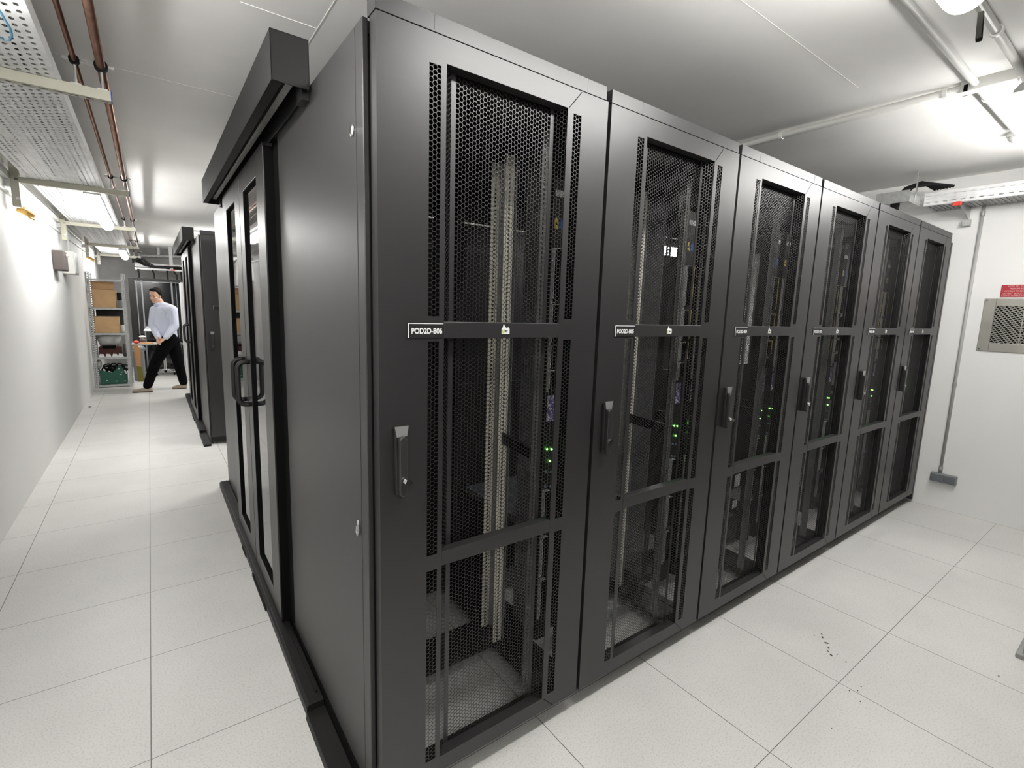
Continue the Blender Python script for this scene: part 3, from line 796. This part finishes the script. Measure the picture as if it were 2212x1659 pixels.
# grey box standing on the floor at the right edge
t = thing('floor_box', 'grey metal box on the floor cut off by the right edge', 'box', (2.745, -.945, 0))
MB().box(.02, .40, -.40, -.02, .02, .30).build('case', M_GREYL, t, bevel=.004)
MB().prism([(0, 0), (.42, 0), (.42, -.42), (0, -.42)], 'z', 0, .022).build('foot_rail', mat('mid_grey_paint', (.28, .28, .27), .5), t, bevel=.004)
# dirt crumbs on the floor tiles
b = MB()
for (x, y, s) in ((2.145, -.347, .006), (2.12, -.36, .009), (2.09, -.39, .011), (2.058, -.412, .008), (2.03, -.42, .006), (2.013, -.44, .009), (2.04, -.455, .004), (2.10, -.33, .004), (1.86, -.60, .005), (1.83, -.58, .004), (1.80, -.63, .004), (1.9, -.60, .004), (2.02, -.5, .004), (2.50, -.93, .005), (1.55, -.62, .003)):
    b.ball((x, y, .001), (s, s*.6, .0015), 1, Matrix.Rotation(random.random()*3, 3, 'Z'))
tag(b.build('dirt_crumbs', M_DIRT), 'small dark crumbs of dirt on the pale tiles in front of the cabinets', 'dirt', kind='stuff')
b = MB().ball((-1.24, 7.9, .008), (.02, .015, .012), 1)
tag(b.build('litter_scrap', M_GREYP), 'small dark scrap on the floor against the left wall', 'scrap')

# ------------------------------------------------------------------ shelving unit and its contents
t = thing('shelving_unit', 'galvanised angle shelving unit at the far end of the left aisle', 'shelving', (0, 0, 0))
SX0, SX1, SY0, SY1 = -1.308, -.79, 9.85, 10.35
SH = [.045, .530, .952, 1.392, 1.875]
for x in (SX0, SX1-.05):
    for y in (SY0, SY1-.04):
        b = MB(); holeplate(b.bm, lambda u, v: (u, y, v), x, x+.05, 0, 1.99, 1, 50, .25, .5)
        b.box(x if x < -1 else x+.048, (x if x < -1 else x+.048)+.002, y, y+.04, 0, 1.99)
        b.build('post', M_SHELFM, t)
for z in SH:
    MB().box(SX0+.002, SX1-.002, SY0+.002, SY1-.002, z-.004, z).box(SX0+.05, SX1-.05, SY0-.002, SY0+.002, z-.032, z+.002).build('shelf', M_SHELFM, t)
MB().box(SX0, SX1, SY1+.001, SY1+.008, 0.9, 0.95).build('back_strut', M_SHELFM, t)
def carton(x0, x1, y0, y1, z0, z1, m, lab, grp='cardboard boxes on the shelving'):
    t = thing('cardboard_box', lab, 'box', (0, 0, 0), grp)
    MB().box(x0, x1, y0, y1, z0, z1).build('carton', m, t, bevel=.004)
    MB().box(x0-.0005, x1+.0005, (y0+y1)/2-.03, (y0+y1)/2+.03, z1-.002, z1+.0008).box(x0+.02, x1-.02, y0-.0012, y0, (z0+z1)/2-.002, (z0+z1)/2+.002).build('tape', M_TAPE, t)
carton(-1.245, -.93, SY0+.05, SY0+.42, 1.393, 1.70, M_CARD, 'lower large cardboard box on the top shelf level')
carton(-1.25, -.95, SY0+.06, SY0+.40, 1.702, 1.835, M_CARD2, 'flatter darker cardboard box stacked on the larger one')
carton(-1.245, -.915, SY0+.04, SY0+.42, .953, 1.238, M_CARD, 'single open-topped cardboard box on the middle shelf')
t = thing('storage_bin', 'translucent white plastic bin with a dark slot on the lower middle shelf', 'bin', (-1.08, SY0+.24, .531))
MB().lathe([(.125, .17), (.165, .30), (.175, .375), (.172, .375), (.160, .30)], (0, 0, 0), 24).build('bin_body', M_BIN, t, smooth=True)
MB().box(-.09, .09, -.185, -.10, .15, .20).build('slot', M_BLACK, t)
MB().box(-.15, .165, -.12, .12, .001, .17).build('bin_stand', M_MAROON, t, bevel=.01)
tag(MB().ball((-.866, SY0+.22, .68), (.032, .14, .08), 2).box(-.898, -.838, SY0+.12, SY0+.36, .532, .69).build('grey_bag', M_BROWN, smooth=True), 'dark brown grey bag beside the white bin on the shelf', 'bag')
for k, x in enumerate((-1.19, -1.10, -1.01, -.93)):
    tag(MB().prism([(x-.04, .532), (x+.045, .532), (x+.03, .585), (x-.02, .592)], 'y', SY0+.01, SY0+.03).build('paper_card', M_LABEL), 'small white card leaning at the front edge of the lower shelf', 'card', 'white cards on the lower shelf')
t = thing('green_crate', 'dark green plastic crate with sagging front on the bottom shelf', 'crate', (0, 0, 0))
MB().prism([(-1.235, .05), (-.865, .05), (-.875, .22), (-.92, .33), (-.965, .385), (-1.02, .30), (-1.07, .255), (-1.19, .29), (-1.235, .30)], 'y', SY0+.05, SY0+.07).box(-1.235, -.865, SY0+.07, SY0+.40, .05, .06).box(-1.235, -1.225, SY0+.07, SY0+.40, .06, .28).box(-.875, -.865, SY0+.07, SY0+.40, .06, .22).build('crate_body', M_GREENB, t, bevel=.003)
b = MB()
for (x, z) in ((-1.15, .11), (-1.02, .09), (-.90, .09), (-.935, .25), (-.97, .31), (-.95, .21)): b.prism([(x-.012, z), (x+.014, z+.006), (x+.01, z+.016), (x-.008, z+.012)], 'y', SY0+.048, SY0+.05)
b.build('white_speck', M_LABEL, t)
b = MB()
for k in range(16):
    cx, cz = -1.15+.017*k, .30+.05*math.sin(k*1.3)
    b.tube([(cx+.06*math.cos(a), SY0+.2+.05*math.sin(a*1.3+k), cz+.045*math.sin(a)) for a in [j*PI/5 for j in range(9)]], .012, 6)
tag(b.build('cable_tangle', M_RUBBER, smooth=True), 'tangle of black cables heaped in the green crate', 'cables', kind='stuff')
tag(MB().ball((-1.245, SY0+.17, .40), (.045, .09, .09), 2).build('white_bag', M_BIN, smooth=True), 'crumpled pale plastic bag at the left of the bottom shelf', 'bag')
tag(MB().box(-.915, -.85, SY0+.1, SY0+.35, 1.393, 1.52).build('grey_case', M_GREYP, bevel=.01), 'grey case squeezed right of the boxes, top shelf level', 'case')
tag(MB().box(-.918, -.855, SY0+.12, SY0+.3, 1.521, 1.66).build('black_adapter', M_RUBBER, bevel=.015), 'black block lying on the grey case', 'adapter')
tag(MB().lathe([(.03, 0), (.04, .05), (.042, .13), (.038, .14)], (-.868, SY0+.14, .953), 16).build('white_cup', M_WHITEP, smooth=True), 'white cup right of the open cardboard box', 'cup')
tag(MB().box(-1.24, -.86, SY0+.43, SY0+.47, .953, 1.35).build('black_device', M_RACKD, bevel=.006), 'flat black device behind the top of the open cardboard box', 'device')

# things leaning right of the shelving
t = thing('broom', 'orange handled board and yellow bristles leaning by the shelving', 'broom', (-.70, 10.45, 0))
MB().prism([(-.03, .30), (.03, .28), (.05, .60), (.0, .72), (-.05, .70)], 'y', -.01, .01).build('board', M_ORANGE, t)
MB().prism([(-.02, .0), (.07, .0), (.05, .28), (-.03, .30)], 'y', -.03, .03).build('bristles', mat('olive_bristle', (.16, .14, .02), .8), t)
tag(MB().box(-.78, -.60, 10.6, 10.85, 0, .58).ball((-.68, 10.72, .60), (.11, .12, .07), 2).build('plastic_bag', M_GREYP, smooth=False, bevel=.02), 'grey heap covered by clear plastic beside the shelving', 'bag')

# back cabinet, work table, chair
t = thing('server_cabinet', 'wide black cabinet with dark glass against the concrete wall behind the person', 'server cabinet', (0, 0, 0))
bx0, bx1, by = -.79, .28, 12.0
MB().box(bx0, bx0+.10, by, by+.9, .02, 2.0).box(bx1-.12, bx1, by, by+.9, .02, 2.0).box(bx0+.10, bx1-.12, by, by+.9, 1.93, 2.0).box(bx0+.10, bx1-.12, by, by+.9, .02, .10).box(bx0+.1, bx1-.12, by+.85, by+.9, .1, 1.93).build('carcass', M_RACKD, t, bevel=.004)
MB().box(bx0+.10, bx1-.12, by+.03, by+.035, .10, 1.93).build('glass_door', mat('dark_cabinet_glass', (.006, .006, .008), .08, spec=.7), t)
MB().box(bx0+.12, bx0+.135, by-.004, by+.02, .08, 1.95).box(bx0+.21, bx0+.235, by-.004, by+.02, .08, 1.95).box(-.06, -.03, by-.004, by+.02, .08, 1.95).box(.03, .04, by-.004, by+.02, .08, 1.95).box(bx0+.1, bx1-.1, by-.004, by+.02, 1.925, 1.94).build('trim_strip', M_GREYP, t)
MB().box(-.38, -.27, by-.008, by, 1.905, 1.92).build('badge', M_GREYL, t)
tag(MB().box(.045, .60, 10.25, 10.9, 0, 1.90).box(.045, .60, 10.246, 10.25, .02, .03).build('tall_cabinet', mat('pale_grey_cabinet', (.60, .60, .60), .4), bevel=.004), 'tall pale grey cabinet edge just right of the person', 'cabinet')
t = thing('work_table', 'grey folding work table behind the person, loaded with tools', 'table', (0, 0, 0))
MB().box(-.80, .06, 11.1, 11.6, .64, .668).build('tabletop', M_GREYL, t, bevel=.004)
for x in (-.76, .02):
    for y in (11.13, 11.57): MB().tube([(x, y, 0), (x, y, .64)], .013, 8).build('leg', M_SATIN, t)
MB().tube([(-.76, 11.13, .50), (-.60, 11.13, .64)], .008, 6).tube([(.02, 11.13, .50), (-.12, 11.13, .64)], .008, 6).build('brace', M_SATIN, t)
tag(MB().ball((-.72, 11.25, .70), (.05, .05, .032), 2).build('red_ball_tool', M_RED, smooth=True), 'small red round tool at the left of the work table', 'tool')
tag(MB().box(-.66, -.44, 11.2, 11.35, .668, .682).build('wooden_board', M_ORANGE), 'orange wooden strip lying on the work table', 'board')
tag(MB().box(-.67, -.57, 11.42, 11.55, .668, .735).ball((-.62, 11.45, .72), (.05, .05, .05), 2).build('tool_pile', M_BROWN), 'dark pile of tools behind the wooden strip on the table', 'tools')
tag(MB().ball((-.62, 11.46, .795), (.06, .04, .024), 2).build('crumpled_paper', M_LABEL), 'crumpled white paper on top of the tool pile', 'paper')
tag(MB().box(-.18, .0, 11.25, 11.5, .668, .92).build('black_monitor_back', M_RACKD, bevel=.02), 'black box on the right of the table behind the person', 'box')
t = thing('glowing_dish', 'glowing white dish on a stand left of the person', 'light', (-.50, 11.42, .0))  # emissive white dish on a thin stand
MB().lathe([(.02, .955), (.07, .948), (.085, .925), (.085, .92)], (0, 0, 0), 20).build('dish_bowl', mat('white_glow', (.9, .9, .9), .4, emit=(1, 1, 1, 5)), t)
MB().tube([(0, .08, .668), (0, .09, .85), (0, .02, .925)], .006, 8).build('stand', M_RACKD, t)
t = thing('office_chair', 'chrome footed swivel chair tucked under the work table', 'chair', (-.27, 11.45, 0))
for k in range(5):
    a = 2*PI*k/5+.3
    b = MB().tube([(0, 0, .10), (.26*math.cos(a), .26*math.sin(a), .07)], [.02, .012], 8)
    lg = b.build('leg', M_CHROME, t)
    MB().ball((.26*math.cos(a), .26*math.sin(a), .03), .03, 1).build('castor', M_RUBBER, lg)
MB().tube([(0, 0, .10), (0, 0, .42)], .025, 12).build('gas_lift', M_CHROME, t)
MB().box(-.21, .21, -.20, .20, .42, .48).build('seat', M_RACKD, t, bevel=.02)
MB().box(-.19, .19, .20, .25, .50, .62).box(-.03, .03, .2, .24, .44, .52).build('backrest', M_RACKD, t, bevel=.015)

# cable ladder in front of the back wall
t = thing('cable_ladder', 'pale cable ladder crossing above the black back cabinet', 'cable ladder', (0, 0, 0))
MB().box(-.66, 1.6, 11.95, 11.97, 2.185, 2.215).box(-.66, 1.6, 12.35, 12.37, 2.185, 2.215).box(-.66, .35, 12.36, 12.38, 2.25, 2.34).build('ladder_rail', M_SATIN, t)
b = MB()
for k in range(8): b.box(-.6+.28*k, -.57+.28*k, 11.97, 12.35, 2.19, 2.205)
b.build('rung', M_SATIN, t)
for x in (-.05, 1.2): MB().box(x, x+.06, 12.1, 12.14, 2.21, CZ).build('drop_rod', M_GREYL, t)
MB().box(-.03, .03, 11.92, 11.95, 2.19, 2.215).build('end_cap', M_RED, t)
b = MB()
for (x, dx) in ((-.61, .01), (-.36, .02), (-.10, 0.0), (.02, .05), (.15, 0)):
    tag(MB().tube([(x, 12.2, 2.22), (x, 12.14, 2.18), (x+dx, 12.10, 2.10), (x+dx, 12.1, 2.0)], .016, 8).build('drop_cable', M_RUBBER), 'black cable dropping from the far ladder into the back cabinet', 'cable', 'cables dropping into the back cabinet')
b = MB()
for k in range(5): b.tube([(-.7+.1*j, 12.05+.06*k, 2.262+.02*math.sin(j+k)+.14*math.exp(-((j-1.5+.3*k)**2)/2)) for j in range(12)], .016, 6)
tag(b.build('cable_bundle', M_RUBBER, smooth=True), 'black cables lying along the far cable ladder', 'cables', kind='stuff')
tag(MB().tube([(-.6, 12.6, 2.50), (.2, 12.6, 2.55), (.9, 12.6, 2.53), (1.6, 12.6, 2.53)], .03, 10).box(-.25, -.20, 12.6, 12.64, 2.5, CZ).build('flexible_duct', M_SHELFM, smooth=False), 'pale flexible conduit on the back wall near the ceiling', 'conduit')

# ------------------------------------------------------------------ the person
def blend(o, vox, smooth=6, sub=0):
    r = o.modifiers.new('remesh', 'REMESH'); r.mode = 'VOXEL'; r.voxel_size = vox; r.use_smooth_shade = True
    s = o.modifiers.new('smooth', 'SMOOTH'); s.factor = .5; s.iterations = smooth
def limb(b, pts, rs, n=14):
    P = [Vector(p) for p in pts]
    for i in range(len(P)-1):
        b.tube([P[i], P[i+1]], [rs[i], rs[i+1]], n)
    for p, r in zip(P, rs): b.ball(p, r*.99, 2)
PER = thing('person', 'person in pale blue shirt and black trousers walking left, looking down', 'person', (0, 9.15, 0))
hd = Vector((-.375, -.04, 1.615))                # centre of the head
face = Vector((-.50, -.80, -.30)).normalized()
hx = -face.cross(Vector((0.10, 0, 1))).normalized(); hz = face.cross(-hx).normalized() if False else (hx.cross(face)).normalized()
if hz.z < 0: hz = -hz
def HP(x, y, z): return hd+hx*x+face*y+hz*z      # head-local: x side, y forward, z up
HR = Matrix((hx, face, hz)).transposed()
b = MB()
b.ball(HP(0, -.012, .035), (.076, .092, .092), 3, HR)
b.ball(HP(0, .018, -.025), (.060, .070, .085), 3, HR)
b.ball(HP(0, .045, -.085), (.036, .034, .028), 2, HR)      # chin
for s in (-1, 1):
    b.ball(HP(s*.035, .055, -.015), (.026, .02, .022), 2, HR)  # cheek
    b.ball(HP(s*.030, .075, .028), (.024, .010, .008), 2, HR)  # brow ridge
    b.ball(HP(s*.077, -.008, -.005), (.010, .018, .030), 2, HR)  # ear
b.tube([HP(0, .078, .018), HP(0, .103, -.022)], [.008, .014], 10); b.ball(HP(0, .096, -.024), (.016, .014, .010), 2, HR)  # nose
b.ball(HP(0, .084, -.052), (.024, .008, .007), 2, HR)
limb(b, [(-.285, .02, 1.44), (-.335, -.0, 1.55)], [.062, .056])
# trunk, hips and limbs
ELB = (-.135, -.17, 1.12); WR = (-.29, -.28, .915); SHL = (-.150, -.11, 1.39)
SHR = (-.39, .10, 1.38); ELR = (-.44, -.02, 1.13); WRR = (-.375, -.20, .93)
limb(b, [(-.23, 0, .95), (-.25, 0, 1.15), (-.27, 0, 1.35)], [.125, .12, .125])
limb(b, [(-.20, -.07, 1.38), (-.34, .06, 1.38)], [.085, .085])
limb(b, [SHL, ELB, WR], [.055, .043, .026]); limb(b, [SHR, ELR, WRR], [.055, .043, .026])
HIPL, KNL, ANL = (-.22, -.08, .90), (-.435, -.10, .505), (-.565, -.10, .10)
HIPR, KNR, ANR = (-.19, .08, .90), (-.115, .08, .49), (-.055, .08, .11)
limb(b, [HIPL, KNL, ANL], [.09, .055, .036]); limb(b, [HIPR, KNR, ANR], [.09, .055, .036])
# hands: palm, four fingers, thumb
def hand(b, w_, d, side, up):
    w_ = Vector(w_); d = Vector(d).normalized(); up = Vector(up).normalized(); sd = d.cross(up).normalized()*side
    palm = w_+d*.045
    R = Matrix((sd, d, up)).transposed()
    b.ball(palm, (.037, .048, .016), 3, R)
    for k, (ln, off) in enumerate(((.072, .028), (.080, .010), (.074, -.009), (.060, -.027))):
        base = w_+d*.078+sd*off
        p1 = base+d*ln*.45-up*.006; p2 = p1+(d*.55-up*.85).normalized()*ln*.32; p3 = p2+(-up*1.0-d*.15).normalized()*ln*.25
        b.tube([base-d*.02, p1, p2, p3], [.0095, .009, .008, .0065], 8); b.ball(p3, .0068, 1)
    tb = w_+d*.03+sd*.032
    b.tube([tb, tb+(d*.6+sd*.7-up*.2)*.035, tb+(d*.9+sd*.6-up*.6)*.058], [.012, .010, .008], 8)
hand(b, WR, (-.72, -.1, -.55), 1, (-.5, -.5, .6))
hand(b, WRR, (-.2, -.65, -.55), -1, (-.7, .1, .4))
body = b.build('body', M_SKIN, PER); blend(body, .0055, 3)
# face details
e = MB()
for s in (-1, 1): e.ball(HP(s*.030, .083, .009), (.013, .004, .0038), 2, HR)
e.build('eye', M_HAIR, body)
e = MB()
for s in (-1, 1): e.tube([HP(s*.014, .0895, .030), HP(s*.030, .089, .035), HP(s*.050, .076, .029)], [.0035, .0045, .003], 6)
e.build('eyebrow', M_HAIR, body)
MB().ball(HP(0, .0915, -.052), (.024, .004, .0042), 2, HR).build('mouth', M_LIP, body)
b = MB()
b.ball(HP(0, -.032, .054), (.088, .090, .090), 3, HR)
b.ball(HP(0, .022, .118), (.064, .052, .026), 3, HR)
b.ball(HP(0, -.062, .005), (.076, .052, .080), 3, HR)
for s in (-1, 1): b.ball(HP(s*.074, -.030, .020), (.014, .035, .050), 2, HR)
hr = b.build('hair', M_HAIR, PER); blend(hr, .006, 3)
# cut the hairline: a carving shape keeps the face free
# shirt
b = MB()
limb(b, [(-.245, 0, .93), (-.255, 0, 1.08), (-.272, 0, 1.28), (-.275, .0, 1.36)], [.150, .148, .150, .13], 20)
limb(b, [(-.205, -.07, 1.385), (-.345, .06, 1.385)], [.098, .098])
limb(b, [SHL, (-.20, -.06, 1.42), (-.27, 0, 1.43)], [.082, .078, .09])
b.ball((-.22, -.02, 1.18), (.125, .12, .24), 2)
limb(b, [(-.285, .01, 1.42), (-.31, .005, 1.478)], [.092, .070])
limb(b, [SHL, ELB, (WR[0]+.02, WR[1]+.01, WR[2]+.02)], [.080, .066, .046]); limb(b, [SHR, ELR, WRR], [.078, .064, .046])
sh = b.build('shirt', M_SHIRT, PER); blend(sh, .0085, 6)
b = MB()
for sgn in (-1, 1):
    R3 = Matrix.Rotation(.75*sgn, 3, 'Z')
    b.ball((-.315+.055*sgn, -.052+.03*sgn, 1.475), (.052, .020, .026), 2, R3 @ Matrix.Rotation(.5*sgn, 3, 'Y'))
b.ball((-.36, -.055, 1.462), (.03, .018, .03), 2)
b.build('collar', M_SHIRT, sh, bevel=.005)
# trousers
b = MB()
limb(b, [(-.245, 0, .96), (-.235, 0, .88)], [.142, .135], 20)
limb(b, [HIPL, KNL, (ANL[0]-.005, ANL[1], ANL[2]+.01)], [.122, .085, .068]); limb(b, [HIPR, KNR, ANR], [.122, .085, .066])
tr = b.build('trousers', M_TROUSER, PER); blend(tr, .010, 6)
for (ax, ay, hx0, tx) in ((-.565, -.10, -.505, -.785), (-.06, .08, -.015, -.225)):
    b = MB()
    b.ball((ax+.01, ay, .055), (.055, .042, .045), 2); b.ball(((hx0+tx)/2+.02, ay, .040), (.10, .044, .036), 2); b.ball((tx+.05, ay, .032), (.055, .042, .026), 2); b.box(tx+.02, hx0, ay-.036, ay+.036, .012, .035)
    so = b.build('shoe', M_SHOE, PER); blend(so, .007, 4)
    b = MB(); b.prism([(tx, ay-.012), (tx+.03, ay-.036), (hx0-.02, ay-.036), (hx0, ay-.02), (hx0, ay+.02), (hx0-.02, ay+.036), (tx+.03, ay+.036), (tx, ay+.012)], 'z', 0.0, .014)
    b.build('sole', M_SOLE, so)
